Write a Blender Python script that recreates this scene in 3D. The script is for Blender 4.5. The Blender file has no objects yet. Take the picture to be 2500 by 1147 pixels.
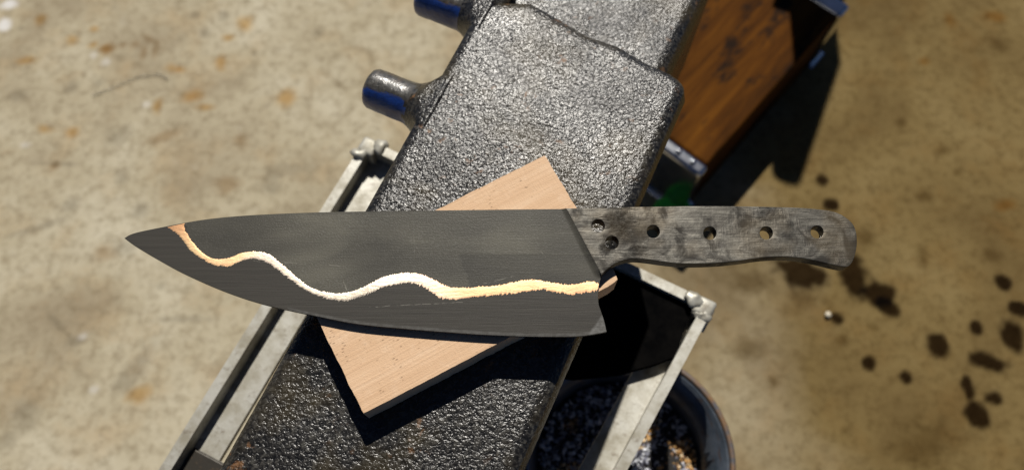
import bpy, bmesh, math, random
import numpy as np
from mathutils import Vector, Matrix, noise
random.seed(7); np.random.seed(7)
S = bpy.context.scene
COL = S.collection

# ------------------------------------------------------------------ camera
F_PX, CX, CY, TILT, CAM_H = 1800.0, 1250.0, 573.5, math.radians(22), 0.75
cam_d = bpy.data.cameras.new('camera')
cam_d.sensor_width = 36.0; cam_d.lens = 36.0*F_PX/2500.0
cam_d.clip_start = 0.01; cam_d.clip_end = 60.0
cam = bpy.data.objects.new('camera', cam_d); COL.objects.link(cam)
cam.location = (0, 0, CAM_H); cam.rotation_euler = (TILT, 0, 0)
cam_d.dof.use_dof = True; cam_d.dof.focus_distance = 0.332; cam_d.dof.aperture_fstop = 7.0
S.camera = cam

# ------------------------------------------------------------------ light
SUN_AZ, SUN_EL = math.radians(4.0), math.radians(50.0)     # azimuth from +Y towards +X
w = bpy.data.worlds.new('World'); S.world = w; w.use_nodes = True
nt = w.node_tree; bg = nt.nodes['Background']
sky = nt.nodes.new('ShaderNodeTexSky'); sky.sky_type = 'NISHITA'; sky.sun_disc = False
sky.air_density = 0.34; sky.dust_density = 0.2; sky.ozone_density = 6.0; sky.sun_elevation = SUN_EL; sky.sun_rotation = SUN_AZ
nt.links.new(sky.outputs[0], bg.inputs[0]); bg.inputs[1].default_value = 0.05
sd = bpy.data.lights.new('sun', 'SUN'); sd.energy = 5.0; sd.angle = math.radians(0.8); sd.color = (1.0, 0.95, 0.87)
sun = bpy.data.objects.new('sun', sd); COL.objects.link(sun)
SUN_V = Vector((math.sin(SUN_AZ)*math.cos(SUN_EL), math.cos(SUN_AZ)*math.cos(SUN_EL), math.sin(SUN_EL)))
sun.rotation_euler = SUN_V.to_track_quat('Z', 'Y').to_euler()
S.view_settings.view_transform = 'Standard'; S.view_settings.look = 'None'
S.view_settings.exposure = 0.0; S.view_settings.gamma = 1.0; S.view_settings.use_curve_mapping = False

# ------------------------------------------------------------------ helpers
def P(u, v, z):
    """point on the level plane at height z that lies on the sight line through photo point (u, v)"""
    x = (u-CX)/F_PX; y = (CY-v)/F_PX
    c, s = math.cos(TILT), math.sin(TILT)
    d = Vector((x, y*c+s, y*s-c))
    t = (z-CAM_H)/d.z
    return Vector((d.x*t, d.y*t, z))

def tag(o, label=None, cat=None, group=None, kind=None):
    if label: o['label'] = label
    if cat: o['category'] = cat
    if group: o['group'] = group
    if kind: o['kind'] = kind
    return o

def empty(name, loc):
    o = bpy.data.objects.new(name, None); COL.objects.link(o); o.location = loc
    o.empty_display_size = 0.02
    return o

def link(name, me, mat, parent=None, smooth=False):
    o = bpy.data.objects.new(name, me); COL.objects.link(o)
    if mat: me.materials.append(mat)
    if smooth: me.polygons.foreach_set('use_smooth', [True]*len(me.polygons))
    if parent:
        o.parent = parent; o.matrix_parent_inverse = Matrix.Translation(parent.location).inverted() if parent.type == 'EMPTY' else Matrix()
        if parent.parent and parent.type != 'EMPTY': o.matrix_parent_inverse = Matrix()
    return o

def mesh(verts, faces):
    me = bpy.data.meshes.new('m'); me.from_pydata([tuple(v) for v in verts], [], faces); me.update(); return me

def bm_mesh(bm):
    bmesh.ops.recalc_face_normals(bm, faces=bm.faces[:])
    me = bpy.data.meshes.new('m'); bm.to_mesh(me); bm.free(); return me

def hexa(bm, pts):
    """box from 8 corner points: 4 bottom, 4 top, same winding"""
    v = [bm.verts.new(p) for p in pts]
    for f in ((0,1,2,3),(4,5,6,7),(0,1,5,4),(1,2,6,5),(2,3,7,6),(3,0,4,7)):
        bm.faces.new([v[i] for i in f])
    return v

def bevel_all(bm, w, seg=2):
    bmesh.ops.remove_doubles(bm, verts=bm.verts[:], dist=1e-6)
    bmesh.ops.bevel(bm, geom=bm.edges[:], offset=w, segments=seg, affect='EDGES', profile=0.5, clamp_overlap=True)

def tube(bm, a, b, r0, r1=None, n=16, cap=True):
    r1 = r0 if r1 is None else r1
    a, b = Vector(a), Vector(b); d = (b-a).normalized()
    x = d.orthogonal().normalized(); y = d.cross(x)
    A = [bm.verts.new(a+(x*math.cos(t)+y*math.sin(t))*r0) for t in [2*math.pi*i/n for i in range(n)]]
    B = [bm.verts.new(b+(x*math.cos(t)+y*math.sin(t))*r1) for t in [2*math.pi*i/n for i in range(n)]]
    for i in range(n): bm.faces.new((A[i], A[(i+1)%n], B[(i+1)%n], B[i]))
    if cap: bm.faces.new(A[::-1]); bm.faces.new(B)

def lathe(origin, axis, prof, n=48, jitter=0.0, seed=0):
    """prof: list of (distance along axis, radius)"""
    d = Vector(axis).normalized(); x = d.orthogonal().normalized(); y = d.cross(x)
    vs, fs = [], []
    for k, (h, r) in enumerate(prof):
        for i in range(n):
            t = 2*math.pi*i/n
            p = Vector(origin)+d*h+(x*math.cos(t)+y*math.sin(t))*r
            if jitter: p += Vector(noise.noise_vector(p*160+Vector((seed, 0, 0))))*jitter
            vs.append(p)
    for k in range(len(prof)-1):
        for i in range(n):
            j = (i+1) % n
            fs.append((k*n+i, k*n+j, (k+1)*n+j, (k+1)*n+i))
    fs.append(tuple(range(n))[::-1]); fs.append(tuple(range((len(prof)-1)*n, len(prof)*n)))
    me = mesh(vs, fs)
    bm = bmesh.new(); bm.from_mesh(me); bpy.data.meshes.remove(me)
    return bm_mesh(bm)

def chain_spline(pts, n):
    """smooth resampling of a polyline given as (x, y) with Catmull-Rom"""
    pts = np.array(pts, float); out = []
    p = np.vstack([2*pts[0]-pts[1], pts, 2*pts[-1]-pts[-2]])
    for i in range(1, len(p)-2):
        for t in np.linspace(0, 1, n, endpoint=False):
            a, b, c, d = p[i-1], p[i], p[i+1], p[i+2]
            out.append(0.5*((2*b)+(-a+c)*t+(2*a-5*b+4*c-d)*t*t+(-a+3*b-3*c+d)*t**3))
    out.append(pts[-1]); return np.array(out)

# ------------------------------------------------------------------ materials
class N:
    """tiny node-tree writer"""
    def __init__(s, name):
        s.m = bpy.data.materials.new(name); s.m.use_nodes = True; s.t = s.m.node_tree
        s.b = s.t.nodes['Principled BSDF']
        s.co = s.t.nodes.new('ShaderNodeTexCoord').outputs['Object']
    def n(s, typ, **k):
        nd = s.t.nodes.new(typ)
        for a, v in k.items(): setattr(nd, a, v)
        return nd
    def put(s, sock, v):
        if hasattr(v, 'is_output'): s.t.links.new(v, sock)
        elif v is not None: sock.default_value = v
    def mapping(s, scale=(1,1,1), rot=(0,0,0), loc=(0,0,0), co=None):
        nd = s.n('ShaderNodeMapping'); s.put(nd.inputs['Vector'], co or s.co)
        nd.inputs['Scale'].default_value = scale; nd.inputs['Rotation'].default_value = rot; nd.inputs['Location'].default_value = loc
        return nd.outputs[0]
    def noise(s, scale, detail=3, rough=0.55, co=None, dist=0.0, lac=2.0):
        nd = s.n('ShaderNodeTexNoise'); s.put(nd.inputs['Vector'], co or s.co)
        nd.inputs['Scale'].default_value = scale; nd.inputs['Detail'].default_value = detail
        nd.inputs['Roughness'].default_value = rough; nd.inputs['Distortion'].default_value = dist
        nd.inputs['Lacunarity'].default_value = lac
        return nd.outputs['Fac']
    def voro(s, scale, feature='F1', out='Distance', co=None, rnd=1.0):
        nd = s.n('ShaderNodeTexVoronoi', feature=feature); s.put(nd.inputs['Vector'], co or s.co)
        nd.inputs['Scale'].default_value = scale; nd.inputs['Randomness'].default_value = rnd
        return nd.outputs[out]
    def ramp(s, fac, stops, interp='LINEAR'):
        nd = s.n('ShaderNodeValToRGB'); nd.color_ramp.interpolation = interp
        e = nd.color_ramp.elements
        while len(e) < len(stops): e.new(0.5)
        for q, (p, c) in zip(e, stops):
            q.position = p; q.color = (c, c, c, 1) if isinstance(c, (int, float)) else (*c, 1)
        s.put(nd.inputs[0], fac); return nd.outputs[0]
    def mix(s, fac, a, b, mode='MIX'):
        nd = s.n('ShaderNodeMix', data_type='RGBA', blend_type=mode)
        s.put(nd.inputs[0], fac)
        for i, v in ((6, a), (7, b)):
            if isinstance(v, (tuple, list)): v = (*v, 1) if len(v) == 3 else v
            s.put(nd.inputs[i], v)
        return nd.outputs[2]
    def math(s, op, a, b=0.0, clamp=False):
        nd = s.n('ShaderNodeMath', operation=op, use_clamp=clamp); s.put(nd.inputs[0], a); s.put(nd.inputs[1], b); return nd.outputs[0]
    def rng(s, v, a, b, c, d):
        nd = s.n('ShaderNodeMapRange'); s.put(nd.inputs[0], v)
        for i, q in enumerate((a, b, c, d)): nd.inputs[i+1].default_value = q
        return nd.outputs[0]
    def bump(s, h, strength, dist, normal=None):
        nd = s.n('ShaderNodeBump'); s.put(nd.inputs['Height'], h)
        nd.inputs['Strength'].default_value = strength; nd.inputs['Distance'].default_value = dist
        if normal is not None: s.put(nd.inputs['Normal'], normal)
        return nd.outputs[0]
    def attr(s, name, out='Fac'):
        nd = s.n('ShaderNodeAttribute', attribute_name=name); return nd.outputs[out]
    def fin(s, col=None, rough=None, metal=None, normal=None, spec=None, coat=None, coat_rough=None):
        b = s.b.inputs
        for k, v in (('Base Color', col), ('Roughness', rough), ('Metallic', metal), ('Normal', normal), ('Specular IOR Level', spec), ('Coat Weight', coat), ('Coat Roughness', coat_rough)):
            if v is None: continue
            if isinstance(v, tuple): v = (*v, 1)
            s.put(b[k], v)
        return s.m

def mat_floor():
    m = N('concrete')
    base = m.ramp(m.noise(5.5, 6, 0.6, dist=0.4), [(0.32, (0.265,0.218,0.145)), (0.5, (0.395,0.345,0.240)), (0.68, (0.49,0.445,0.335))])
    warm = m.noise(16, 4, 0.6, m.mapping(loc=(3.1, 1.7, 0)))
    base = m.mix(m.rng(warm, 0.5, 0.8, 0, 0.55), base, (0.36,0.245,0.12))
    fine = m.noise(85, 6, 0.7)
    base = m.mix(m.rng(fine, 0.46, 0.70, 0, 0.7), base, (0.19,0.15,0.09))
    pale = m.noise(40, 3, 0.5, m.mapping(loc=(7, 2, 0)))
    base = m.mix(m.rng(pale, 0.62, 0.85, 0, 0.4), base, (0.44,0.40,0.32))
    st = m.attr('stain', 'Color')
    base = m.mix(1.0, base, st, 'MULTIPLY')
    wt = m.attr('paint', 'Fac')
    base = m.mix(wt, base, (0.72,0.72,0.72))
    return m.fin(base, m.rng(fine, 0.3, 0.7, 0.75, 0.9), 0.0, m.bump(fine, 0.3, 0.002), 0.04)

def mat_casting(name, rust=1.0, scale=1.0, strength=1.0, metal=0.0, grey=1.0):
    m = N(name)
    cells = m.noise(590*scale, 1.5, 0.5, dist=0.6)
    cells2 = m.noise(1350*scale, 2, 0.6, m.mapping(loc=(2, 5, 1)))
    wear = m.noise(26, 4, 0.65, m.mapping(loc=(1.3, 0, 2)))
    calm = m.noise(19, 3, 0.6, m.mapping(loc=(6.1, 2.7, 0)))
    col = m.ramp(cells, [(0.36, (0.006,0.006,0.006)), (0.50, (0.016,0.015,0.014)), (0.70, (0.055,0.052,0.045))])
    olive = m.rng(m.noise(30, 3, 0.6, m.mapping(loc=(4, 4, 4))), 0.48, 0.66, 0, 0.55)
    col = m.mix(olive, col, (0.060,0.045,0.018))
    rmask = m.math('MULTIPLY', m.rng(m.noise(150, 4, 0.65, m.mapping(loc=(9, 3, 1))), 0.62, 0.72, 0, 1), m.rng(m.noise(14, 2, 0.5, m.mapping(loc=(0.6, 2.2, 0))), 0.44, 0.56, 0, 0.7*rust))
    col = m.mix(rmask, col, (0.20,0.088,0.024))
    h = m.math('ADD', cells, m.math('MULTIPLY', cells2, 0.32))
    h = m.math('MULTIPLY', h, m.rng(calm, 0.35, 0.65, 0.72, 1.15))
    rough = m.math('ADD', m.rng(wear, 0.3, 0.7, 0.22, 0.31), m.math('MULTIPLY', rmask, 0.35))
    return m.fin(col, rough, metal, m.bump(h, 1.0, 0.00060*strength), 0.47)

def mat_blade():
    m = N('etched_steel')
    br = m.noise(1.0, 4, 0.6, m.mapping(scale=(60, 2600, 400)))
    br2 = m.noise(1.0, 2, 0.5, m.mapping(scale=(14, 900, 100), loc=(3, 1, 0)))
    cloud = m.noise(24, 2.5, 0.55, m.mapping(scale=(0.7, 1.5, 1), loc=(0.37, 0.2, 0)), dist=1.1)
    zone = m.attr('zone')                    # how strongly the etch took on the clad side; 0 on the core steel
    bare = m.attr('bare')
    a = m.mix(m.rng(cloud, 0.4, 0.6, 0, 0.6), (0.112,0.106,0.084), (0.060,0.057,0.047))
    b = m.ramp(br2, [(0.3, (0.043,0.040,0.035)), (0.7, (0.054,0.050,0.043))])
    a = m.mix(zone, (0.027,0.026,0.024), a)
    col = m.mix(m.math('GREATER_THAN', zone, 0.03), b, a)
    col = m.mix(m.rng(br, 0.35, 0.7, 0, 0.25), col, (0.030,0.028,0.024))
    grit = m.noise(1500, 2, 0.6)
    col = m.mix(m.math('MULTIPLY', m.rng(grit, 0.5, 0.72, 0, 0.4), zone), col, (0.16,0.155,0.14))
    def scratch(p, q, wd, k):
        p, q = P(*p, Z_KNIFE), P(*q, Z_KNIFE); d = q-p; an = math.atan2(d.y, d.x)
        ca, sa = math.cos(-an), math.sin(-an)
        mp = m.mapping(rot=(0, 0, -an), loc=(-(p.x*ca-p.y*sa), -(p.x*sa+p.y*ca), 0))
        sx = m.n('ShaderNodeSeparateXYZ'); m.put(sx.inputs[0], mp)
        wv = m.math('MULTIPLY', m.math('SUBTRACT', m.noise(140, 2), 0.5), 0.0012)
        y = m.math('ABSOLUTE', m.math('ADD', sx.outputs[1], wv))
        inx = m.math('MULTIPLY', m.math('GREATER_THAN', sx.outputs[0], 0.0), m.math('LESS_THAN', sx.outputs[0], d.length))
        brk = m.rng(m.noise(1.0, 2, 0.5, m.mapping(scale=(500, 1, 1), loc=(k*3, 0, 0))), 0.42, 0.55, 0, 1)
        return m.math('MULTIPLY', m.math('MULTIPLY', m.rng(y, 0.0, wd, 1, 0), inx), brk)
    sc = None
    for q in (((1006,535),(1010,590),0.00022,1),((1010,605),(1013,640),0.0002,2),((900,746),(1130,735),0.00018,3),((560,630),(860,648),0.00015,4),((1180,690),(1255,672),0.00018,5),((836,683),(846,705),0.0003,6),((1323,612),(1332,626),0.0002,7)):
        e = scratch(*q); sc = e if sc is None else m.math('MAXIMUM', sc, e)
    col = m.mix(m.math('MULTIPLY', sc, 0.38), col, (0.42,0.40,0.34))
    col = m.mix(m.math('MULTIPLY', bare, m.rng(m.noise(300, 4, 0.7), 0.4, 0.62, 0.35, 1.0)), col, (0.14,0.138,0.13))
    nrm = m.bump(m.math('ADD', m.math('MULTIPLY', br, 0.6), m.math('MULTIPLY', grit, m.math('ADD', m.math('MULTIPLY', zone, 0.9), 0.12))), 0.28, 0.0006)
    return m.fin(col, m.rng(cloud, 0.3, 0.7, 0.50, 0.44), 0.0, nrm, 0.14)

def mat_copper():
    m = N('copper')
    t = m.noise(26, 2.5, 0.55, m.mapping(loc=(0.9, 0.4, 0)), dist=0.4)
    g = m.noise(260, 4, 0.7, m.mapping(scale=(1, 3, 1)))
    heat = m.attr('tarnish')
    col = m.mix(m.rng(t, 0.40, 0.62, 0, 1), (0.90,0.66,0.36), (0.90,0.52,0.30))
    col = m.mix(heat, col, (0.55,0.32,0.17))
    col = m.mix(m.rng(g, 0.5, 0.8, 0, 0.35), col, (0.72,0.42,0.2))
    glint_amt = m.attr('glint')
    rough = m.math('SUBTRACT', m.math('ADD', m.rng(t, 0.38, 0.60, 0.48, 0.60), m.math('MULTIPLY', heat, 0.1)), m.math('MULTIPLY', glint_amt, 0.17))
    col = m.mix(m.math('MULTIPLY', glint_amt, 0.75), col, (0.96,0.88,0.74))  # pale sun glint painted into the copper colour along the middle
    return m.fin(col, rough, 0.8, m.bump(g, 0.22, 0.0008))

def mat_tang():
    m = N('forged_steel')
    wob = m.noise(120, 3, 0.6)
    hat = m.noise(1.0, 3, 0.6, m.mapping(scale=(620, 330, 400), rot=(0, 0, 0.15)), dist=1.4)
    lng = m.noise(1.0, 5, 0.65, m.mapping(scale=(55, 150, 200), loc=(1, 2, 0)), dist=1.6)
    blot = m.noise(70, 5, 0.65, m.mapping(loc=(2.1, 0.3, 0)), dist=0.6)
    pit = m.noise(600, 3, 0.6)
    col = m.ramp(lng, [(0.33, (0.034,0.031,0.026)), (0.5, (0.068,0.064,0.055)), (0.70, (0.140,0.132,0.113))])
    col = m.mix(m.math('MULTIPLY', m.rng(hat, 0.45, 0.7, 0, 1), m.rng(wob, 0.35, 0.65, 0.05, 0.55)), col, (0.05,0.045,0.038))
    bl = m.rng(blot, 0.49, 0.62, 0, 1.0)
    sc = m.attr('mill_scale')
    bl2 = m.math('MAXIMUM', m.math('MULTIPLY', bl, 0.7), m.math('MULTIPLY', sc, m.rng(pit, 0.35, 0.6, 0.55, 1)), True)
    col = m.mix(bl2, col, (0.016,0.014,0.012))
    wm = m.rng(m.noise(30, 3, 0.6, m.mapping(loc=(5, 1, 1))), 0.5, 0.7, 0, 0.45)
    col = m.mix(wm, col, (0.11,0.082,0.045))
    scr = m.noise(1.0, 4, 0.6, m.mapping(scale=(70, 2400, 400), rot=(0, 0, 0.05)))
    chat = m.noise(1.0, 2, 0.5, m.mapping(scale=(1300, 180, 400), rot=(0, 0, -0.1)), dist=0.2)
    chm = m.rng(m.noise(55, 3, 0.6, m.mapping(loc=(8, 1, 0))), 0.48, 0.62, 0, 1)
    h = m.math('ADD', m.math('MULTIPLY', m.math('MULTIPLY', chat, chm), 0.55), m.math('ADD', m.math('MULTIPLY', pit, m.math('ADD', m.math('MULTIPLY', sc, 1.4), 0.18)), m.math('MULTIPLY', scr, 0.30)))
    col = m.mix(m.math('MULTIPLY', m.rng(scr, 0.60, 0.78, 0, 0.35), m.math('SUBTRACT', 1.0, bl2)), col, (0.30,0.285,0.255))
    return m.fin(col, m.math('ADD', m.rng(lng, 0.3, 0.7, 0.38, 0.50), m.math('MULTIPLY', bl2, 0.25)), m.rng(bl2, 0, 1, 0.55, 0.1), m.bump(h, 0.9, 0.00042), m.rng(bl2, 0, 1, 0.25, 0.03))

def mat_plain_steel():
    m = N('ground_steel')
    g = m.noise(900, 3, 0.6)
    return m.fin(m.ramp(g, [(0.3, (0.2,0.195,0.18)), (0.7, (0.42,0.41,0.38))]), 0.42, 0.8, m.bump(g, 0.3, 0.0005))

def mat_board(ang):
    m = N('pale_wood')
    co = m.mapping(rot=(0, 0, -ang))
    gr = m.noise(1.0, 5, 0.65, m.mapping(scale=(18, 900, 900), co=co))
    gr2 = m.noise(1.0, 3, 0.6, m.mapping(scale=(6, 130, 130), co=co))
    saw = m.noise(1.0, 2, 0.5, m.mapping(scale=(700, 40, 40), co=co))
    col = m.ramp(gr2, [(0.3, (0.59,0.390,0.236)), (0.55, (0.64,0.435,0.272)), (0.75, (0.68,0.485,0.32))])
    col = m.mix(m.rng(gr, 0.45, 0.75, 0, 0.40), col, (0.48,0.29,0.16))
    pores = m.voro(1.0, co=m.mapping(scale=(330, 720, 720), co=co))
    pm = m.math('MULTIPLY', m.rng(pores, 0.14, 0.26, 1, 0), m.rng(m.noise(55, 3, 0.6, co=m.mapping(scale=(2.2, 0.7, 1), co=co)), 0.50, 0.60, 0, 1))
    col = m.mix(m.math('MULTIPLY', pm, 0.6), col, (0.14,0.075,0.04))
    edge = m.noise(170, 4, 0.7)
    col = m.mix(m.rng(edge, 0.5, 0.8, 0, 0.3), col, (0.8,0.62,0.45))
    h = m.math('ADD', m.math('ADD', gr, m.math('MULTIPLY', saw, 0.4)), m.math('MULTIPLY', m.noise(1500, 2), 0.5))
    return m.fin(col, 0.72, 0.0, m.bump(h, 0.45, 0.0007), 0.25)

def mat_galv(name='galvanised_steel', rust=0.55, base=(0.46,0.45,0.40)):
    m = N(name)
    a = m.noise(70, 4, 0.65)
    b = m.noise(190, 4, 0.7, m.mapping(loc=(3, 1, 2)))
    col = m.mix(m.rng(a, 0.38, 0.66, 0, 0.85), base, tuple(c*f for c, f in zip(base, (0.50, 0.46, 0.38))))
    col = m.mix(m.rng(b, 0.56, 0.72, 0, rust), col, (0.10,0.065,0.035))
    return m.fin(col, m.rng(a, 0.3, 0.7, 0.42, 0.60), 0.35, m.bump(b, 0.3, 0.00035), 0.5)

def mat_dark_wood(ang):
    m = N('dark_stained_wood')
    co = m.mapping(rot=(0, 0, -ang))
    g = m.noise(1.0, 5, 0.65, m.mapping(scale=(5, 55, 20), co=co), dist=0.5)
    col = m.ramp(g, [(0.3, (0.014,0.005,0.001)), (0.5, (0.070,0.024,0.0022)), (0.72, (0.135,0.050,0.0045))])
    k = m.noise(1.0, 3, 0.6, m.mapping(scale=(18, 45, 20), loc=(2.2, 0.7, 0), co=co))
    col = m.mix(m.rng(k, 0.56, 0.66, 0, 0.9), col, (0.010,0.006,0.004))
    return m.fin(col, 0.8, 0.0, m.bump(g, 0.2, 0.002), 0.06)

def mat_simple(name, c1, c2, scale, rough, metal=0.0, bump=0.2, dist=0.001, spec=0.5):
    m = N(name); g = m.noise(scale, 4, 0.6)
    return m.fin(m.ramp(g, [(0.35, c1), (0.65, c2)]), rough, metal, m.bump(g, bump, dist), spec)

def mat_debris():
    m = N('metal_scale_debris')
    c = m.attr('tint', 'Color')
    g = m.noise(500, 3, 0.6)
    col = m.mix(m.rng(g, 0.4, 0.7, 0, 0.35), c, (0.02,0.018,0.02))
    return m.fin(col, 0.75, 0.0, m.bump(g, 0.4, 0.001), 0.3)

# ------------------------------------------------------------------ floor
Z_KNIFE = CAM_H-0.306           # upper face of the tang
T_TANG, T_BOARD = 0.0054, 0.0142
Z_BOARD = Z_KNIFE-T_TANG
Z_BODY = Z_BOARD-T_BOARD
Z_RIM = CAM_H-0.440
UP = 0.012                     # height of the stand's upright flange

def build_floor():
    inner_x = np.arange(-0.66, 0.6601, 0.003); inner_y = np.arange(-0.08, 0.7601, 0.003)
    def outer(a, sgn): return [a+sgn*d for d in (0.1, 0.4, 1.0, 2.5)]
    xs = np.array(sorted(outer(-0.66, -1))+list(inner_x)+outer(0.66, 1)); ys = np.array(sorted(outer(-0.08, -1))+list(inner_y)+outer(0.76, 1))
    X, Y = np.meshgrid(xs, ys); nx, ny = len(xs), len(ys)
    # photo position of every floor point, used only to lay the stains out in metres on the floor
    stain = np.ones((ny, nx, 3)); paint = np.zeros((ny, nx))
    wob = np.array([[noise.noise((x*38, y*38, 0)) for x in xs] for y in ys])
    wob2 = np.array([[noise.noise((x*14, y*14, 5)) for x in xs] for y in ys])
    wob3 = np.array([[noise.noise((x*110, y*110, 9)) for x in xs] for y in ys])
    px = 1.0/2225                     # metres per photo unit on the floor
    def blob(u, v, ru, rv, rot=0.0, soft=0.35, ragged=0.45):
        c = P(u, v, 0); ca, sa = math.cos(rot), math.sin(rot)
        dx, dy = (X-c.x), (Y-c.y)
        a = (dx*ca+dy*sa)/(ru*px); b = (-dx*sa+dy*ca)/(rv*px*1.1)
        d = np.sqrt(a*a+b*b)+wob*ragged+wob3*ragged*0.8
        return np.clip((1+soft-d)/(2*soft), 0, 1)
    def dye(m, col, k=1.0):
        for i in range(3): stain[:, :, i] *= 1-(m*k)*(1-col[i])
    # the ground on the right is soaked brown with old oil
    e = (X-0.06+0.10*(Y-0.3)+wob2*0.08+wob*0.02)/0.26
    dye(np.clip(e, 0, 1)**0.8, (0.42, 0.34, 0.195))
    oil = (0.10, 0.075, 0.045); grey = (0.55, 0.55, 0.55); rust = (0.85, 0.62, 0.34); brown = (0.62, 0.50, 0.38)
    for u, v, a, b, r in ((1955,665,52,33,-.3),(2083,675,31,46,.2),(2140,717,36,30,0),(2168,750,32,17,-.6),(2041,777,14,12,0),(2288,841,26,26,0),(2450,690,17,18,0),(2382,800,16,15,0),(2470,815,27,32,0),(2486,753,25,15,-.3),(2413,883,36,18,-.2),(2364,940,13,22,0),(2429,972,20,16,0),(2390,1013,26,22,-.5),(2122,888,15,14,0),(2213,920,15,14,0),(2008,440,16,16,0),(2030,500,20,12,0)):
        dye(blob(u, v, a*1.08, b*1.08, r, 0.22, 0.36), oil, 1.0)
    for u, v, a, b, r in ((1958,724,26,20,0),(2135,800,12,10,0),(2059,831,13,12,0),(2111,581,22,16,0),(2254,628,10,25,0),(1887,930,11,12,0),(2062,1050,8,8,0),(2435,105,24,18,-.5),(2340,420,14,10,0),(2200,300,14,12,0),(2260,480,20,14,0),(1830,690,50,20,0),(2250,1080,70,40,.3),(1820,850,40,20,0),(2420,620,18,12,0),(2300,370,20,12,.3)):
        dye(blob(u, v, a, b, r, 0.6), (0.48,0.42,0.32), 0.75)
    for u, v, a, b, r in ((172,500,18,17,0),(342,515,20,19,0),(290,330,34,22,.5),(175,210,17,18,0),(45,235,26,15,.2),(300,430,15,22,0),(500,80,16,18,0),(475,38,16,12,0),(545,38,16,14,0),(62,1018,34,26,.4),(16,1075,20,18,0),(182,834,20,11,.2),(150,800,46,6,-.75),(448,779,60,7,0),(95,555,60,9,.35),(140,400,60,6,-.05),(310,600,28,18,0),(240,205,12,12,0),(700,415,70,16,.1),(660,450,30,26,.4),(52,70,10,6,0),(390,700,10,8,0),(540,900,30,18,.3),(330,900,22,60,-.5),(620,130,12,9,0),(780,80,16,14,0)):
        dye(blob(u, v, a, b, r, 0.5), grey, 0.55)
    for u, v, a, b, r in ((98,50,15,16,0),(178,98,17,14,0),(258,122,18,14,0),(228,110,12,9,0),(62,148,26,12,.1),(230,72,11,8,0),(560,92,16,10,0),(468,236,26,14,.3),(420,166,18,12,-.3),(440,170,14,10,0),(384,260,11,18,0),(110,315,20,10,-.4),(178,322,16,14,0),(600,60,20,22,0),(500,262,20,8,0),(540,155,12,20,0),(700,240,20,24,0),(640,610,40,18,.2),(340,960,30,14,.4),(2430,40,24,16,0),(2320,50,18,22,0),(2450,500,26,14,.3),(2255,150,16,10,0)):
        dye(blob(u, v, a, b, r, 0.55), rust, 0.85)
    for u, v, a, b, r in ((262,120,18,14,0),(330,108,16,12,0),(362,95,22,9,-.5),(300,110,10,8,0),(380,120,8,22,0),(350,130,8,22,0),(135,405,14,9,0),(250,620,26,20,0),(590,340,20,14,0),(555,450,30,20,0),(410,330,50,12,.4),(700,560,40,10,.6)):
        dye(blob(u, v, a, b, r, 0.55), brown, 0.7)
    for u, v, a, b, k in ((2040,560,90,40,.4),(1780,640,90,30,.35)):
        dye(blob(u, v, a, b, -0.4, 0.9, 0.35), (0.35,0.29,0.20), k)
    # ring marks left by cans
    for u, v, r, wd in ((800,258,60,19),(858,165,58,15)):
        c = P(u, v, 0); d = np.hypot(X-c.x, (Y-c.y)/1.05)/px
        arc = 0.55+0.6*wob2
        dye(np.clip(1-np.abs(d-r-wob*8)/wd, 0, 1)*np.clip(arc, 0, 1), (0.55, 0.50, 0.42), 0.75)
    for u, v, a, b in ((22,12,22,12),(10,62,18,20),(228,134,11,10),(258,152,13,11),(358,254,10,10),(60,355,16,10),(230,950,10,8),(200,820,10,7)):
        paint = np.maximum(paint, blob(u, v, a, b, 0, 0.4)*(0.7 if u < 40 else 0.28))
    verts = np.column_stack([X.ravel(), Y.ravel(), np.zeros(nx*ny)])
    i = np.arange(nx*ny).reshape(ny, nx)
    faces = np.column_stack([i[:-1, :-1].ravel(), i[:-1, 1:].ravel(), i[1:, 1:].ravel(), i[1:, :-1].ravel()])
    me = bpy.data.meshes.new('m'); me.from_pydata(verts.tolist(), [], faces.tolist()); me.update()
    a = me.attributes.new('stain', 'FLOAT_COLOR', 'POINT')
    a.data.foreach_set('color', np.column_stack([stain.reshape(-1, 3), np.ones(nx*ny)]).ravel().astype(np.float32))
    a = me.attributes.new('paint', 'FLOAT', 'POINT'); a.data.foreach_set('value', paint.ravel().astype(np.float32))
    o = link('floor', me, mat_floor()); tag(o, kind='structure')
build_floor()

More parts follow.
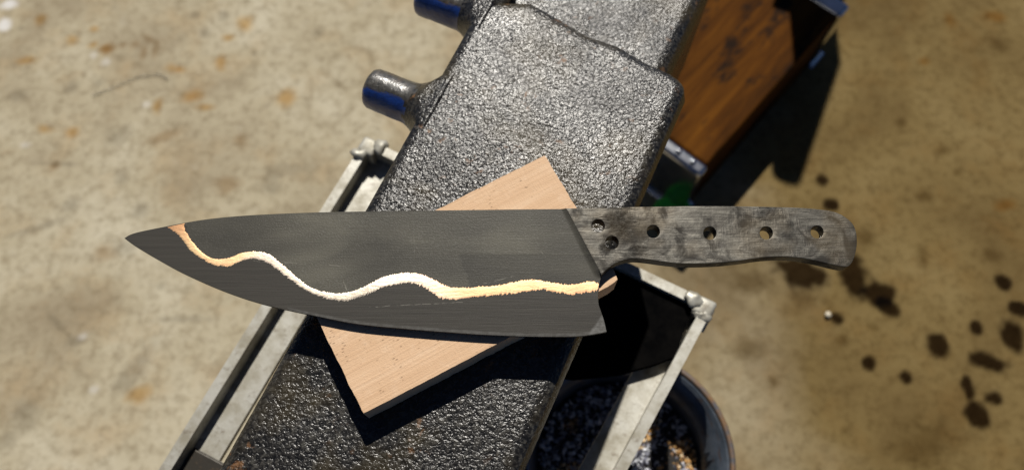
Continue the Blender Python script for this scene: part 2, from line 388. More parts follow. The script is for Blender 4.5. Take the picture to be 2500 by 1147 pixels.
# ------------------------------------------------------------------ galvanised stand
GALV = mat_galv()
def build_stand():
    z = Z_RIM
    A = P(893, 336, z); B = P(1747, 742, z)               # rear corners, outer side
    L2 = P(372, 1170, z); R2 = P(1519, 1170, z)
    root = empty('steel_stand', ((A+B)/2).xy.to_3d()); tag(root, 'weathered galvanised angle-steel stand under the black casting', 'stand')
    th, up, fl = 0.0064, UP, 0.0170
    def rail(p, q, inward, ext=0.0, t0=0.0, t1=0.0):
        p, q = p.copy(), q.copy(); d = (q-p).normalized(); n = inward
        p += d*t0; q -= d*t1
        prof = [(0, 0), (th, 0), (th, -up), (th+fl, -up-0.0008), (th+fl, -up-0.005), (0, -up-0.005)]
        bm = bmesh.new(); rings = []
        k = 40
        for i in range(k+1):
            c = p.lerp(q, i/k)
            w_ = 0.00008*noise.noise(c*55)
            rings.append([bm.verts.new(c+n*(x+(w_ if x < fl else 0))+Vector((0, 0, y+0.00006*noise.noise(c*90)))) for x, y in prof])
        m = len(prof)
        for i in range(k):
            for j in range(m): bm.faces.new((rings[i][j], rings[i][(j+1)%m], rings[i+1][(j+1)%m], rings[i+1][j]))
        bm.faces.new(rings[0]); bm.faces.new(rings[-1])
        es = [e for e in bm.edges if abs((e.verts[0].co-e.verts[1].co).normalized().dot(d)) > 0.9]
        bmesh.ops.bevel(bm, geom=es, offset=0.0016, segments=3, affect='EDGES', profile=0.5, clamp_overlap=True)
        return link('rail', bm_mesh(bm), GALV, root)
    dAB = (B-A).normalized(); nAB = Vector((dAB.y, -dAB.x, 0))
    if nAB.y > 0: nAB = -nAB
    dl = (L2-A).normalized(); nl = Vector((-dl.y, dl.x, 0)); nl = nl if nl.x > 0 else -nl
    dr = (R2-B).normalized(); nr = Vector((-dr.y, dr.x, 0)); nr = nr if nr.x < 0 else -nr
    rail(A, B, nAB, t0=th+0.001, t1=th+0.001)
    lend = A+dl*0.275; rend = B+dr*0.275
    rail(A, lend, nl); rail(B, rend, nr)
    df = (rend-lend).normalized(); nf = -nAB
    rail(lend, rend, nf, t0=th+0.001, t1=th+0.001)
    # weld lumps and corner caps
    def weld(c, r, seed, sq=0.55):
        bm = bmesh.new(); bmesh.ops.create_icosphere(bm, subdivisions=3, radius=r)
        for v in bm.verts:
            v.co *= 0.92+0.75*noise.noise(v.co*150+Vector((seed, 0, 0)))+0.2*noise.noise(v.co*500)
            v.co.z *= sq
            v.co += c
        link('weld', bm_mesh(bm), GALV, root, True)
    weld(B-dAB*0.0135+nAB*0.003+Vector((0,0,0.0005)), 0.0052, 3)
    weld(B-dAB*0.005+nAB*0.010+Vector((0,0,-0.0005)), 0.0050, 8)
    weld(A+dAB*0.012+nAB*0.003, 0.0055, 5); weld(A+dAB*0.003+nAB*0.013, 0.005, 12)
    def corner(p, d1, d2):
        bm = bmesh.new(); s = 0.0125
        o = p-d1*0.0012-d2*0.0012
        b = [o, o+d1*s, o+d1*s+d2*s, o+d2*s]
        hexa(bm, [q+Vector((0,0,-0.020)) for q in b]+[q+Vector((0,0,0.0012)) for q in b]); bevel_all(bm, 0.0022, 3)
        link('corner_block', bm_mesh(bm), GALV, root, True)
    corner(A, dAB, dl); corner(B, -dAB, dr)
    # legs of angle steel down to the floor
    for p, a, b in ((A, dAB, nAB), (B, -dAB, nAB), (lend, df, nf), (rend, -df, nf)):
        bm = bmesh.new(); w_ = 0.014; t = 0.003
        o = p+a*0.002+b*0.002
        pr = [o, o+a*w_, o+a*w_+b*t, o+a*t+b*t, o+a*t+b*w_, o+b*w_]
        lo = [bm.verts.new((q.x, q.y, 0.0)) for q in pr]; hi = [bm.verts.new((q.x, q.y, z-up-0.0055)) for q in pr]
        for i in range(6): bm.faces.new((lo[i], lo[(i+1)%6], hi[(i+1)%6], hi[i]))
        bm.faces.new(lo); bm.faces.new(hi)
        link('leg', bm_mesh(bm), GALV, root)
    # cross plate at the near left, lower than the ledge and browner
    bm = bmesh.new()
    q0 = A+dl*0.221+nl*(th+0.001); q1 = A+dl*0.268+nl*(th+0.001)
    zz = z-up
    pts = [q0, q0+nl*0.06, q1+nl*0.06, q1]
    hexa(bm, [Vector((p.x, p.y, zz+0.0004)) for p in pts]+[Vector((p.x, p.y, zz+0.0030)) for p in pts]); bevel_all(bm, 0.0006, 2)
    link('cross_plate', bm_mesh(bm), mat_galv('rusty_plate_steel', 0.9, (0.035,0.030,0.023)), root)
build_stand()

# ------------------------------------------------------------------ cast iron body
def rounded_block(us, vs, hx, y0, y1, depth, r, warp, disp, uskirt, vskirt):
    """dense rounded box: us/vs are the sample counts over the top; warp maps local (b, a, z) to world; far end rounded"""
    def path(lo, hi, n, sk, lower=True):
        p = []
        if lower: p += [(lo, -depth*(1-i/sk)) for i in range(sk)]
        p += [(lo+(hi-lo)*i/n, 0.0) for i in range(n+1)]
        p += [(hi, -depth*(i+1)/sk) for i in range(sk)]
        return p
    U = path(-hx, hx, us, uskirt); V = path(y0, y1, vs, vskirt, True)
    verts = []; nu, nv = len(U), len(V)
    for (a, da) in V:
        for (b, db) in U:
            q = Vector((b, a, min(da, db)))
            c = Vector((min(max(b, -hx+r), hx-r), min(max(a, y0+r), y1-r), min(q.z, -r)))
            d = q-c
            if d.length > 1e-9:
                m = max(abs(d.x), abs(d.y), abs(d.z))
                d = d.normalized()*m
            q = c+d
            nrm = d.normalized() if d.length > 1e-9 else Vector((0, 0, 1))
            q = q+nrm*disp(q)
            verts.append(warp(q))
    faces = [(j*nu+i, j*nu+i+1, (j+1)*nu+i+1, (j+1)*nu+i) for j in range(nv-1) for i in range(nu-1)]
    return mesh(verts, faces)

def build_casting():
    zb = Z_BODY
    zs = zb-0.004
    L0, L1 = P(1120, 95, zs), P(524, 1146, zs)
    R0, R1 = P(1689, 214, zs), P(1290, 1130, zs)
    ax = ((L0-L1).normalized()+(R0-R1).normalized()).normalized()         # along the casting, away from the viewer
    side = Vector((ax.y, -ax.x, 0))                                        # to the right
    org = (L1+R1)/2
    def loc(p): d = p-org; return d.dot(side), d.dot(ax)
    l0, l1, r0, r1 = loc(L0), loc(L1), loc(R0), loc(R1)
    def xl(a): t = (a-l1[1])/(l0[1]-l1[1]); return l1[0]+(l0[0]-l1[0])*t
    def xr(a): t = (a-r1[1])/(r0[1]-r1[1]); return r1[0]+(r0[0]-r1[0])*t
    # far end line of the main block, measured on the photo
    endp = [loc(P(u, v, zb-0.003)) for u, v in ((1195,2),(1303,0),(1362,34),(1439,82),(1512,107),(1575,145),(1639,175),(1686,210))]
    endx = np.array([e[0] for e in endp]); endy = np.array([e[1] for e in endp])
    hx = 0.055; Y0, Y1 = -0.060, float(endy[-1])
    root = empty('iron_casting', Vector((org.x, org.y, 0.29))); tag(root, 'heavy black hammered-finish iron casting with two side pegs, under the board', 'casting')
    def warp(q):
        a = q.y
        t = (q.x+hx)/(2*hx)
        k = max(0.0, min(1.0, (a-(Y1-0.05))/0.05))
        xw = xl(a)+(xr(a)-xl(a))*t
        a2 = a+k*k*(float(np.interp(xw, endx, endy))-Y1)
        xw = xl(a2)+(xr(a2)-xl(a2))*t
        p = org+side*xw+ax*a2
        # the top is a little crowned and not quite level
        if q.z < -0.0078: p -= side*(0.22*(q.x/hx)*(-q.z-0.0078))
        und = 0.0007*noise.noise(Vector((xw*28, a2*28, 3)))
        return Vector((p.x, p.y, zb+q.z+und))
    def disp(q):
        s = q*330
        n1 = noise.noise(s)
        n2 = noise.noise(q*820+Vector((7, 1, 2)))
        return 0.00008*n1+0.00003*n2-0.0001
    m_body = mat_casting('hammered_black_iron')
    me = rounded_block(190, 470, hx, Y0, Y1, Z_BODY-(Z_RIM-UP+0.001), 0.0078, warp, disp, 14, 14)
    link('body', me, m_body, root, True)
    # lower shoulder behind it
    zl = zb-0.024
    bR0, bR1 = loc(P(1712, 20, zl)), loc(P(1650, 150, zl))
    def warp2(q):
        a = q.y
        xr_ = bR1[0]+(bR0[0]-bR1[0])*(a-bR1[1])/(bR0[1]-bR1[1])
        xl_ = xl(Y1)-0.001
        t = (q.x+hx)/(2*hx)
        p = org+side*(xl_+(xr_-xl_)*t)+ax*a
        return Vector((p.x, p.y, zl+q.z+0.0006*noise.noise(q*40)))
    me = rounded_block(170, 170, hx, Y1-0.03, Y1+0.11, Z_BODY-0.024-(Z_RIM-UP+0.001), 0.010, warp2, lambda q: disp(q*0.8)*1.1, 10, 10)
    link('shoulder', me, mat_casting('worn_hammered_iron', rust=0.7), root, True)
    # added black sheet standing in for the dark opening at the stand's corner
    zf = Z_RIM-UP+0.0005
    dark_opening_sheet = [(1150,480),(1330,556),(1560,672),(1674,738),(1684,752),(1640,864),(1600,880),(1510,904),(1400,915),(1300,900),(1050,700)]
    bm = bmesh.new(); q = [P(u, v, zf+0.007) for u, v in dark_opening_sheet]
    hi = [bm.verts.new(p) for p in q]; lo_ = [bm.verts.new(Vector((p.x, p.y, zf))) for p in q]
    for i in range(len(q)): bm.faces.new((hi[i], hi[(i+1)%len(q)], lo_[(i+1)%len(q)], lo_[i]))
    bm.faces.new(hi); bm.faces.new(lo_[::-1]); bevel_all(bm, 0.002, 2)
    link('dark_opening_sheet', bm_mesh(bm), mat_simple('opening_black', (0.0022,0.0022,0.0024), (0.0045,0.0042,0.004), 120, 0.9, 0.0, 0.3, 0.001, 0.0), root)
    # unseen block added to shade the floor beside the box, joined by two bars
    def slab(name, b0, b1, a0, a1, z0, z1, bev):
        bm = bmesh.new()
        q = [org+side*b+ax*a for b, a in ((b0, a0), (b1, a0), (b1, a1), (b0, a1))]
        hexa(bm, [Vector((p.x, p.y, z0)) for p in q]+[Vector((p.x, p.y, z1)) for p in q]); bevel_all(bm, bev, 3)
        link(name, bm_mesh(bm), m_body, root)
    hr0, hr1 = loc(Vector((0.345, 0.708, 0))), loc(Vector((0.430, 0.880, 0)))
    hb = (hr0[0]+hr1[0])/2
    slab('shade_block_bar', xl(Y1)-0.004, xl(Y1)+0.024, Y1+0.10, hr1[1]-0.01, Z_RIM-UP+0.001, Z_RIM+0.018, 0.006)
    slab('shade_block', hb-0.036, hb, hr0[1], hr1[1], Z_RIM-UP+0.001, zb, 0.012)
    slab('shade_block_arm', xl(Y1)+0.0245, hb-0.0365, hr1[1]-0.035, hr1[1]-0.01, Z_RIM-UP+0.001, Z_RIM+0.016, 0.006)
    # two round pegs with flared roots
    r = 0.0112; za = zb-0.0158
    m = N('sky_tinted_iron'); g = m.noise(420, 3, 0.6); k = m.noise(120, 4, 0.65, m.mapping(loc=(3, 1, 0)))
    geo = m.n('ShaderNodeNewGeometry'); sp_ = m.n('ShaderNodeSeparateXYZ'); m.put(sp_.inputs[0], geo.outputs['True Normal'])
    untinted = m.rng(m.math('ADD', m.math('ADD', sp_.outputs[2], m.math('MULTIPLY', sp_.outputs[1], 0.9)), m.math('MULTIPLY', m.math('SUBTRACT', k, 0.5), 0.5)), 0.42, 0.56, 0, 1)  # near and lower flanks get a blue sky reflection painted into the colour
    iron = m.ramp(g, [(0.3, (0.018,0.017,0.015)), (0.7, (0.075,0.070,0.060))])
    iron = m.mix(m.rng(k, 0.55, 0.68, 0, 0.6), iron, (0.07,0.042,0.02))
    pc = m.mix(untinted, m.mix(m.rng(g, 0.4, 0.7, 0, 0.5), (0.010,0.040,0.20), (0.012,0.022,0.075)), iron)
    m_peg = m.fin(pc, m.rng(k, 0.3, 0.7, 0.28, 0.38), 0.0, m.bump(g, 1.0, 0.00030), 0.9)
    for eu, ev in ((903, 213), (1027, -11)):
        e = P(eu, ev, za)
        le = loc(e); wall = xl(le[1])
        ln = wall-le[0]
        prof = [(0.0, r*0.55), (0.0003, r*0.80), (0.0012, r*0.93), (0.0028, r)]
        nst = 20
        for i in range(1, nst+1):
            h = 0.0028+(ln+0.009-0.0028)*i/nst
            fl = max(0.0, (h-(ln-0.013))/0.013)
            prof.append((h, r*(1+0.02*i/nst)+0.0062*fl**2.2))
        me = lathe(e, side, prof, 72, 0.0003, eu)
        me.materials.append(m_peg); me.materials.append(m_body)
        for v in me.vertices:
            lim = zb-0.0010-0.002*max(0.0, 1-((v.co-e).dot(side))/ln)
            if v.co.z > lim: v.co.z = lim+0.12*(v.co.z-lim)
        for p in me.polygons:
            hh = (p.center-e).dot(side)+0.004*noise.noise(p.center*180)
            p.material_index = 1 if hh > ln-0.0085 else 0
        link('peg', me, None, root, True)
    return root
build_casting()

# ------------------------------------------------------------------ board
def build_board():
    z1, z0 = Z_BOARD-0.00005, Z_BODY+0.00035
    corners = [(728, 681), (1330, 380), (1499, 660), (1508, 682), (1492, 695), (887, 1009)]
    pts = [P(u, v, z1) for u, v in corners]
    dl = (pts[0]-pts[1]); ang = math.atan2(dl.y, dl.x)
    c = sum(pts, Vector())/len(pts)
    bm = bmesh.new(); hi = []; lo = []
    ring = []
    for i in range(len(pts)):
        a, b = pts[i], pts[(i+1)%len(pts)]
        k = max(1, int((b-a).length/0.0015))
        for j in range(k):
            p = a.lerp(b, j/k)
            off = (p-c).normalized()*(0.00026*noise.noise(p*900)+0.0004*noise.noise(p*160))
            ring.append(p+off)
    top = [bm.verts.new(p) for p in ring]
    bot = [bm.verts.new(Vector((p.x+0.0004*noise.noise(p*300), p.y, z0))) for p in ring]
    n = len(ring)
    for i in range(n): bm.faces.new((top[i], top[(i+1)%n], bot[(i+1)%n], bot[i]))
    ft = bm.faces.new(top); bm.faces.new(bot[::-1])
    bmesh.ops.bevel(bm, geom=list(ft.edges), offset=0.00028, segments=2, affect='EDGES', profile=0.5)
    o = link('wooden_board', bm_mesh(bm), mat_board(ang))
    tag(o, 'small pale sawn wooden board lying askew under the knife blade', 'board')
build_board()

# ------------------------------------------------------------------ knife
def build_knife():
    zt = Z_KNIFE; zm = zt-T_TANG/2
    sp = np.array([(299,578),(312,570),(330,564),(360,557.5),(399,550),(452,540),(512,531),(605,523),(744,517),(870,514.5),(999,513),(1200,510.5),(1390,508.5)], float)
    ed = np.array([(299,578),(312,588),(330,600),(379,629),(446,665),(545,708),(644,740),(770,768),(876,788),(999,800),(1099,808),(1198,814.5),(1298,818),(1397,818),(1440,814),(1482,806.5)], float)
    sp = chain_spline(sp, 12); ed = chain_spline(ed, 12)
    ysp = lambda x: float(np.interp(x, sp[:, 0], sp[:, 1])); yed = lambda x: float(np.interp(x, ed[:, 0], ed[:, 1]))
    plunge = [(1381.5, 508.5), (1468.5, 671)]
    choil = chain_spline([(1468.5,671),(1464,690),(1461,712),(1462,738),(1468,757),(1476,781),(1482,806.5)], 8)
    rb = np.vstack([np.array(plunge[:1]), choil])
    xright = lambda y: float(np.interp(y, rb[:, 1], rb[:, 0]))
    x0 = 299.0
    def loc_xy(u, v, z=zt): return P(u, v, z)
    # thickness of the blade, half, metres
    def half(x, t):
        T = 0.00185*(0.45+0.55*min(1, (x-x0)/700.0))
        return T*(1-t)**0.92+0.00012
    def height(x, y):
        a, b = ysp(x), yed(x)
        t = min(1, max(0, (y-a)/max(b-a, 1e-3)))
        h = half(x, t)
        # plunge: the face sweeps up to the tang along the slanted line
        px_, py_ = plunge[0]; qx, qy = plunge[1]
        dx, dy = qx-px_, qy-py_; L = math.hypot(dx, dy)
        dist = ((px_-x)*dy-(py_-y)*dx)/L            # positive to the left of the line
        if y < qy+4:
            k = 11.0+6*min(1, max(0, (y-py_)/(qy-py_)))
            s = max(0.0, 1-dist/k)
            fade = min(1.0, max(0.0, (qy+4-y)/14))
            h += (T_TANG/2-h)*min(1, s)**1.6*fade
        return h+0.0007*t*min(1.0, max(0.0, dist/40))
    root = empty('kitchen_knife', Vector((P(1250, 600, zt).x, P(1250, 600, zt).y, Z_BOARD)))
    tag(root, 'unfinished chef knife with wavy copper line in grey blade and bare drilled tang', 'knife')
    # ---- blade
    nc, nr = 520, 96
    ts = np.linspace(0, 1, nr+1); cols = (np.linspace(0, 1, nc+1)**0.96)
    zone_edge = None
    up = [(515,185),(520,240),(548,290),(580,340),(650,410),(720,445),(800,445),(870,425),(930,398),(1010,388),(1090,395),(1150,420),(1200,465),(1260,515),(1320,570),(1400,635),(1480,675),(1560,695),(1640,700),(1700,695),(1800,665),(1900,615),(1990,570),(2100,552)]
    up = [(280+a/3.018, 480+b/3.018) for a, b in up]+[(900+a/3.018, 480+b/3.018) for a, b in ((230,549),(290,547),(390,560),(470,590),(560,635),(640,655),(720,656),(850,648),(960,640),(1060,615),(1180,598),(1300,610),(1430,632),(1540,630),(1640,607),(1706,634))]
    lo = [(362,218),(430,255),(490,310),(530,370),(600,430),(700,490),(790,508),(850,500),(930,465),(1010,450),(1080,465),(1150,500),(1230,560),(1300,615),(1370,665),(1480,720),(1580,750),(1700,762),(1800,735),(1900,695),(2000,655),(2100,638)]
    lo = [(280+a/3.018, 480+b/3.018) for a, b in lo]+[(900+a/3.018, 480+b/3.018) for a, b in ((250,635),(310,636),(380,652),(440,690),(500,735),(560,752),(660,752),(760,735),(900,725),(1000,715),(1100,705),(1200,685),(1280,683),(1400,700),(1500,715),(1600,705),(1694,683))]
    upS = chain_spline(up, 40); loS = chain_spline(lo, 40)
    def resample(p, n):
        d = np.concatenate([[0], np.cumsum(np.hypot(*np.diff(p, axis=0).T))]); s = np.linspace(0, d[-1], n)
        return np.column_stack([np.interp(s, d, p[:, 0]), np.interp(s, d, p[:, 1])])
    verts = []; zone = []; bare = []
    mid_x = (upS[:, 0]); order = np.argsort(mid_x)
    def band_y(x): return float(np.interp(x, upS[order, 0], upS[order, 1]))
    for c in cols:
        for t in ts:
            x = 1400.0
            for _ in range(6):
                a, b = ysp(x), yed(x); x = xright(a+(b-a)*t)
            xx = x0+c*(x-x0)
            y = ysp(xx)+(yed(xx)-ysp(xx))*t
            h = height(xx, y)
            verts.append(loc_xy(xx, y)+Vector((0, 0, zm+h-zt)))
            zn = 0.0
            if xx > 445 and y < band_y(xx)+6:
                n_ = noise.noise(Vector((xx*0.012, y*0.03, 2))); n2 = noise.noise(Vector((xx*0.006, y*0.012, 8)))
                zn = 0.45+0.55*min(1, max(0, 0.5+(xx-640+60*n_)/160))*min(1, max(0, 0.75+1.3*n2))
                # darker etched tongue below the middle, with a ragged left end
                lft = 1122+(26*noise.noise(Vector((y*0.09, 1, 0)))+26*noise.noise(Vector((y*0.03, 7, 0))))+max(0, (y-628))*0.35
                top = 617+2.5*noise.noise(Vector((xx*0.02, 3, 3)))
                if y > top and xx > lft: zn *= 1-0.5*min(1, (y-top)/3)*min(1, (xx-lft)/3)
                elif xx > 1290: zn *= 1-0.35*min(1, (xx-1290)/60)
                if y < 522 and xx < 1000: zn *= 0.75
                zn = 0.08+zn*0.92
            zone.append(zn)
            fx = min(1.0, max(0.0, ((xx-1424)*0.815+(y-813)*0.58+2*noise.noise(Vector((xx*0.1, y*0.1, 0)))-10)/3)) if (xx > 1400 and y > 740) else 0.0
            if t > 0.975 and xx > 700: fx = max(fx, 0.45)
            bare.append(fx)
    n1 = nr+1; nv = len(verts)
    under = []
    for v_, c_ in zip(verts, range(nv)):
        h = v_.z-zm
        under.append(Vector((v_.x, v_.y, min(zm-h+0.0007*2*0, v_.z-0.00024))))
    faces = [(i*n1+j, (i+1)*n1+j, (i+1)*n1+j+1, i*n1+j+1) for i in range(nc) for j in range(nr)]
    faces += [tuple(nv+k for k in reversed(f)) for f in faces]
    rim = [i*n1 for i in range(nc+1)]+[nc*n1+j for j in range(1, nr+1)]+[i*n1+nr for i in range(nc-1, -1, -1)]
    for a, b in zip(rim, rim[1:]): faces.append((a, nv+a, nv+b, b))
    me = mesh(verts+under, faces)
    bm = bmesh.new(); bm.from_mesh(me)
    zl = bm.verts.layers.float.new('zone')
    bm.verts.ensure_lookup_table()
    bl_ = bm.verts.layers.float.new('bare'); bm.verts.ensure_lookup_table()
    for i, z_ in enumerate(zone):
        bm.verts[i][zl] = z_; bm.verts[nv+i][zl] = z_; bm.verts[i][bl_] = bare[i]
    bmesh.ops.remove_doubles(bm, verts=bm.verts[:], dist=2e-6)
    bmesh.ops.recalc_face_normals(bm, faces=bm.faces[:])
    for f in bm.faces: f.smooth = True
    for e in bm.edges:
        if len(e.link_faces) == 2 and e.calc_face_angle(0) > 0.5: e.smooth = False
    bm.to_mesh(me); bm.free()
    blade = link('blade', me, mat_blade(), root)
    # ---- copper line: a ragged strip standing a hair proud of the steel
    n = 1500
    U = resample(upS, n); Lw = resample(loS, n)
    rag = lambda s, k: 2.6*noise.noise(Vector((s*0.22, k, 0)))+3.0*max(0, noise.noise(Vector((s*0.55, k+9, 0))))+1.6*noise.noise(Vector((s*1.1, k+4, 0)))
    V = []; glint_amt = []; tarn = []; K = 7; F = []
    for i in range(n):
        a = U[i].copy(); b = Lw[i].copy(); d = (b-a)/max(np.hypot(*(b-a)), 1e-6)
        a = a-d*(rag(i, 1.5)*1.15+0.6); b = b+d*(rag(i, 30.5)*1.7+1.0)
        if i < 60: b = b+d*2.5*noise.noise(Vector((i*0.35, 77, 0)))
        fr = i/n
        for j in range(K):
            w_ = j/(K-1); q = a+(b-a)*w_
            y_min = ysp(q[0])+0.6
            q[1] = max(q[1], y_min)
            q[0] = min(q[0], xright(q[1])-0.8)
            h = height(q[0], q[1])
            prof = 0.00003+0.00004*math.sin(math.pi*w_)**0.8
            if j in (0, K-1): prof = -0.0001
            V.append(loc_xy(q[0], q[1])+Vector((0, 0, zm+h-zt+prof)))
            glint_amt.append(min(1, max(0, (fr-0.17)/0.06))*min(1, max(0, (0.68-fr+0.06*w_)/0.16)))
            tarn.append(max(0.0, 1-fr/0.07)*0.7+0.4*max(0.0, 1-fr/0.15)+0.16*min(1.0, max(0.0, (fr-0.62)/0.08)))
    for i in range(n-1):
        for j in range(K-1): F.append((i*K+j, i*K+j+1, (i+1)*K+j+1, (i+1)*K+j))
    me = mesh(V, F); a = me.attributes.new('tarnish', 'FLOAT', 'POINT'); a.data.foreach_set('value', np.array(tarn, np.float32).clip(0, 1))
    a = me.attributes.new('glint', 'FLOAT', 'POINT'); a.data.foreach_set('value', np.array(glint_amt, np.float32))
    bm = bmesh.new(); bm.from_mesh(me); bmesh.ops.recalc_face_normals(bm, faces=bm.faces[:])
    if sum(f.normal.z for f in bm.faces) < 0: bmesh.ops.reverse_faces(bm, faces=bm.faces[:])
    bm.to_mesh(me); bm.free()
    link('copper_line', me, mat_copper(), blade, True)
    # ---- tang with six drilled holes
    out = chain_spline([(1468.5,671),(1479,660),(1496,646.5),(1517,636.5),(1545,631),(1577,633),(1629,640),(1681,643.5),(1751,641.5),(1803,636.5),(1866,628),(1925,626.5),(1978,633),(2030,645),(2058,650.5),(2072,649),(2083,635),(2091,606),(2092,580),(2087,556),(2075,539),(2050,522),(2013,512.5),(1925,506),(1734,503),(1566,505),(1470,507.5),(1381.5,508.5)], 6)
    holes = [(1460.5,551,16.2),(1494,592,16.4),(1595,565,15.8),(1733,569,15.9),(1871,568.5,15.8),(1995,566,15.6)]
    cu = bpy.data.curves.new('c', 'CURVE'); cu.dimensions = '2D'; cu.fill_mode = 'BOTH'
    bev = 0.00022; cu.extrude = T_TANG/2-bev; cu.bevel_depth = bev; cu.bevel_resolution = 2; cu.offset = -bev
    def poly(pts):
        s = cu.splines.new('POLY'); s.points.add(len(pts)-1); s.use_cyclic_u = True
        for q, p in zip(s.points, pts): q.co = (p.x, p.y, 0, 1)
    poly([P(u, v, zt) for u, v in out])
    for hi_, (u, v, r) in enumerate(holes):
        ring = []
        for i in range(48):
            t = 2*math.pi*i/48
            k = r*(1+0.02*noise.noise(Vector((math.cos(t)*2, math.sin(t)*2, hi_))))
            if hi_ == 1 and 2.2 < t < 4.0: k += 0
            ring.append(P(u+k*math.cos(t), v+k*math.sin(t), zt))
        poly(ring)
    co = bpy.data.objects.new('c', cu); COL.objects.link(co)
    bpy.context.view_layer.update()
    dg = bpy.context.evaluated_depsgraph_get()
    me = bpy.data.meshes.new_from_object(co.evaluated_get(dg))
    bpy.data.objects.remove(co); bpy.data.curves.remove(cu)
    me.materials.clear()
    for v in me.vertices: v.co.z += zm
    # refine the flat faces so that scale patches can be stored on the vertices
    bm = bmesh.new(); bm.from_mesh(me)
    bmesh.ops.remove_doubles(bm, verts=bm.verts[:], dist=1e-7)
    bmesh.ops.triangulate(bm, faces=[f for f in bm.faces if len(f.verts) > 3])
    for _ in range(5):
        es = [e for e in bm.edges if e.calc_length() > 0.0028]
        if not es: break
        bmesh.ops.subdivide_edges(bm, edges=es, cuts=1)
        bmesh.ops.triangulate(bm, faces=[f for f in bm.faces if len(f.verts) > 4])
    sl = bm.verts.layers.float.new('mill_scale')
    for v in bm.verts:
        s = 0.0
        for u, vv, r in ((1512,540,36),(1524,565,24),(1490,530,16),(1552,608,20),(1480,602,16),(1880,525,26),(1860,530,16)):
            p = P(u, vv, zt); d = math.hypot(v.co.x-p.x, v.co.y-p.y)/(r/5450.0)
            s = max(s, min(1, max(0, (1.25+0.4*noise.noise(v.co*500)-d)/0.7))*(0.95 if u < 1600 else 0.55))
        v[sl] = s
    bmesh.ops.recalc_face_normals(bm, faces=bm.faces[:])
    for f in bm.faces: f.smooth = True
    for e in bm.edges:
        if len(e.link_faces) == 2 and e.calc_face_angle(0) > 0.35: e.smooth = False
    bm.to_mesh(me); bm.free()
    link('tang', me, mat_tang(), root)
build_knife()

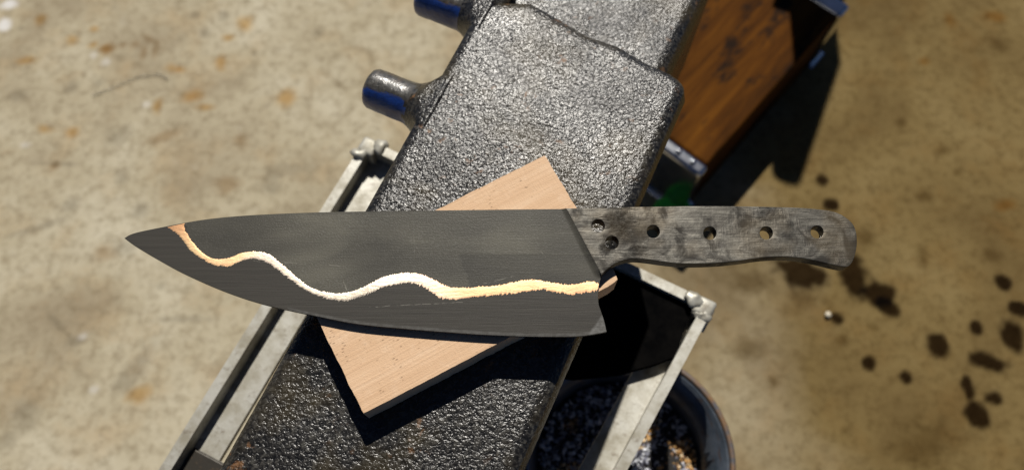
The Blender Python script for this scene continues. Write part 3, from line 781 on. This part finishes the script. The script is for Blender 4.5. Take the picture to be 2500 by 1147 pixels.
# ------------------------------------------------------------------ bucket with scale
def build_bucket():
    zr = 0.22; c = P(1530, 1114, zr); r = 0.0724
    root = empty('metal_bucket', Vector((c.x, c.y, 0))); tag(root, 'round dark steel bucket with rusty rim on the floor below the stand', 'bucket')
    o0 = Vector((c.x, c.y, 0))
    m = N('dark_bucket_steel'); g = m.noise(40, 4, 0.65)
    col = m.ramp(g, [(0.35, (0.05,0.065,0.085)), (0.6, (0.11,0.13,0.16))]); k = m.noise(120, 3)
    col = m.mix(m.rng(k, 0.58, 0.72, 0, 0.8), col, (0.09,0.045,0.02))
    mb = m.fin(col, 0.36, 0.4, m.bump(g, 0.2, 0.002))
    prof = [(0.0, 0.048), (0.06, 0.052), (0.16, 0.0610), (zr-0.004, r-0.0020), (zr, r-0.001), (zr, r-0.0035), (0.16, 0.0590), (0.004, 0.0465), (0.003, 0.02)]
    link('wall', lathe(o0, (0,0,1), prof, 72), mb, root, True)
    # rolled rusty rim
    bm = bmesh.new(); n, k_ = 72, 10; R = []
    for i in range(n):
        t = 2*math.pi*i/n; e = Vector((math.cos(t), math.sin(t), 0))
        R.append([bm.verts.new(o0+e*(r+0.0005+0.0022*math.cos(a))+Vector((0,0,zr+0.0022*math.sin(a)))) for a in [2*math.pi*j/k_ for j in range(k_)]])
    for i in range(n):
        for j in range(k_): bm.faces.new((R[i][j], R[(i+1)%n][j], R[(i+1)%n][(j+1)%k_], R[i][(j+1)%k_]))
    link('rim', bm_mesh(bm), mat_simple('rusty_rim', (0.10,0.10,0.11), (0.24,0.13,0.05), 110, 0.5, 0.4), root, True)
    # loose scale and grit in the bucket
    verts, faces, tint = [], [], []
    pal = [(0.06,0.06,0.08),(0.30,0.31,0.38),(0.58,0.33,0.12),(0.72,0.46,0.20),(0.30,0.18,0.10),(0.78,0.80,0.86),(0.82,0.64,0.40),(0.04,0.04,0.045)]
    zc = 0.173; rad = 0.0590
    rr = random.Random(3)
    for i in range(3400):
        q = math.sqrt(rr.random())*rad; t = rr.random()*2*math.pi
        s = rr.uniform(0.0009, 0.0021)*(1.5 if rr.random() < 0.12 else 1)
        x, y = q*math.cos(t), q*math.sin(t)
        z = zc+0.004*noise.noise(Vector((x*40, y*40, 0)))+rr.uniform(-0.001, 0.0012)
        cc = Vector((c.x+x, c.y+y, z))
        rot = Matrix.Rotation(rr.random()*6.28, 3, Vector((rr.random()-.5, rr.random()-.5, rr.random()-.5)).normalized())
        sx, sy, sz = s*rr.uniform(0.6, 1.4), s*rr.uniform(0.6, 1.4), s*rr.uniform(0.25, 0.8)
        b0 = len(verts)
        for p in ((1,0,0),(-1,0,0),(0,1,0),(0,-1,0),(0.2,0.1,1),(-0.1,0.2,-1),(0.7,0.7,0.3),(-0.7,0.6,-0.2)):
            verts.append(cc+rot@Vector((p[0]*sx, p[1]*sy, p[2]*sz)))
        for f in ((0,6,4),(6,2,4),(2,1,4),(1,3,4),(3,0,4),(0,3,5),(3,1,5),(1,7,5),(7,2,5),(2,6,5),(6,0,5),(1,2,7)): faces.append(tuple(b0+k for k in f))
        wrm = noise.noise(Vector((x*30, y*30, 4)))
        pc = rr.choice(pal[2:5]+[pal[6]]) if (wrm > -0.02 and rr.random() < 0.75) else rr.choice([pal[0], pal[1], pal[1], pal[5], pal[5], pal[7]])
        tint += [(*pc, 1)]*8
    # a bed under the loose pieces
    b0 = len(verts); m_ = 48
    verts.append(Vector((c.x, c.y, zc-0.0005))); tint.append((0.02,0.018,0.016,1))
    for i in range(m_):
        t = 2*math.pi*i/m_; verts.append(Vector((c.x+0.0595*math.cos(t), c.y+0.0595*math.sin(t), zc-0.001))); tint.append((0.02,0.018,0.016,1))
    for i in range(m_): faces.append((b0, b0+1+i, b0+1+(i+1)%m_))
    me = mesh(verts, faces); a = me.attributes.new('tint', 'FLOAT_COLOR', 'POINT'); a.data.foreach_set('color', np.array(tint, np.float32).ravel())
    o = link('metal_grit', me, mat_debris()); tag(o, 'black and rust-brown metal scale filling the round bucket', 'metal scale', kind='stuff')
build_bucket()

# ------------------------------------------------------------------ wooden box, black case, green lid
CHROME = mat_simple('polished_steel_band', (0.42,0.43,0.45), (0.55,0.56,0.58), 60, 0.16, 1.0, 0.1, 0.001)
def build_box():
    h = 0.088
    BR, TR = P(1726, 402, h), P(2044, 40, h)
    ax = (TR-BR).normalized(); side = Vector((-ax.y, ax.x, 0))     # to the left, away
    if side.x > 0: side = -side
    ln = (TR-BR).length; wd = 0.14
    root = empty('wooden_box', Vector((BR.x, BR.y, 0))); tag(root, 'dark orange-brown wooden box with steel end bands on the floor behind the casting', 'box')
    def block(name, a0, a1, b0, b1, z0, z1, mat, bev):
        bm = bmesh.new()
        pts = [BR+ax*a0+side*b0, BR+ax*a1+side*b0, BR+ax*a1+side*b1, BR+ax*a0+side*b1]
        hexa(bm, [Vector((p.x, p.y, z0)) for p in pts]+[Vector((p.x, p.y, z1)) for p in pts]); bevel_all(bm, bev, 3)
        return link(name, bm_mesh(bm), mat, root)
    block('panel', 0, ln, 0.0, wd, 0.004, h, mat_dark_wood(math.atan2(ax.y, ax.x)), 0.003)
    b = block('end_band', -0.016, -0.0005, -0.003, wd+0.003, 0.0, h+0.001, CHROME, 0.004)
    block('end_band', ln+0.0005, ln+0.022, -0.004, wd+0.004, 0.0, h+0.001, CHROME, 0.004)
    for t in (0.012, 0.030):
        bm = bmesh.new(); p = BR-ax*0.008+side*t
        bmesh.ops.create_uvsphere(bm, u_segments=16, v_segments=8, radius=0.0035, matrix=Matrix.Translation((p.x, p.y, h+0.001)))
        link('rivet', bm_mesh(bm), CHROME, root, True)
    # green lid
    g = P(1645, 520, 0.01)
    mg = mat_simple('green_plastic', (0.05,0.55,0.03), (0.07,0.62,0.05), 60, 0.4, 0.0, 0.05, 0.001)
    ro = empty('green_lid', Vector((g.x, g.y, 0))); tag(ro, 'small bright green plastic lid on the floor between casting and handle', 'lid')
    link('cap', lathe((g.x, g.y, 0), (0,0,1), [(0.0, 0.023), (0.007, 0.023), (0.009, 0.021), (0.009, 0.017), (0.006, 0.016)], 48), mg, ro, True)
build_box()

# ------------------------------------------------------------------ little things on the floor
def build_small():
    pts = chain_spline([(232,232),(262,221),(297,207),(328,193),(358,186),(392,184),(416,199)], 3)
    root = empty('small_chain', P(320, 205, 0)); tag(root, 'short thin pale chain lying on the concrete at upper left', 'chain')
    mc = mat_simple('dull_zinc', (0.42,0.38,0.29), (0.52,0.48,0.38), 200, 0.55, 0.1)
    base = None
    bm = bmesh.new(); R, r_ = 0.0028, 0.00035; n, k = 14, 6; ring = []
    for i in range(n):
        t = 2*math.pi*i/n; e = Vector((math.cos(t), math.sin(t)*0.62, 0))
        ring.append([bm.verts.new(e*(R+r_*math.cos(a))+Vector((0,0,r_*math.sin(a)))) for a in [2*math.pi*j/k for j in range(k)]])
    for i in range(n):
        for j in range(k): bm.faces.new((ring[i][j], ring[(i+1)%n][j], ring[(i+1)%n][(j+1)%k], ring[i][(j+1)%k]))
    me = bm_mesh(bm)
    for i in range(len(pts)-1):
        p = P(*pts[i], 0); q = P(*pts[i+1], 0); d = q-p
        o = bpy.data.objects.new('link', me); COL.objects.link(o)
        if not me.materials: me.materials.append(mc)
        o.parent = root
        o.matrix_parent_inverse = Matrix.Translation(root.location).inverted()
        o.location = Vector((p.x, p.y, 0.0012+0.0012*(i % 2)))
        o.rotation_euler = (0.9*(i % 2), 0.1, math.atan2(d.y, d.x)+random.uniform(-.3, .3))
    bm = bmesh.new(); bmesh.ops.create_icosphere(bm, subdivisions=2, radius=0.0034)
    c = P(2022, 768, 0.003)
    for v in bm.verts: v.co = v.co*(1+0.3*noise.noise(v.co*300)); v.co.z *= 0.6; v.co += c
    o = link('pebble', bm_mesh(bm), mat_simple('pale_stone', (0.5,0.45,0.33), (0.62,0.57,0.45), 200, 0.5), None, True)
    tag(o, 'tiny pale pebble on the oil-stained concrete right of the stand', 'pebble')
build_small()
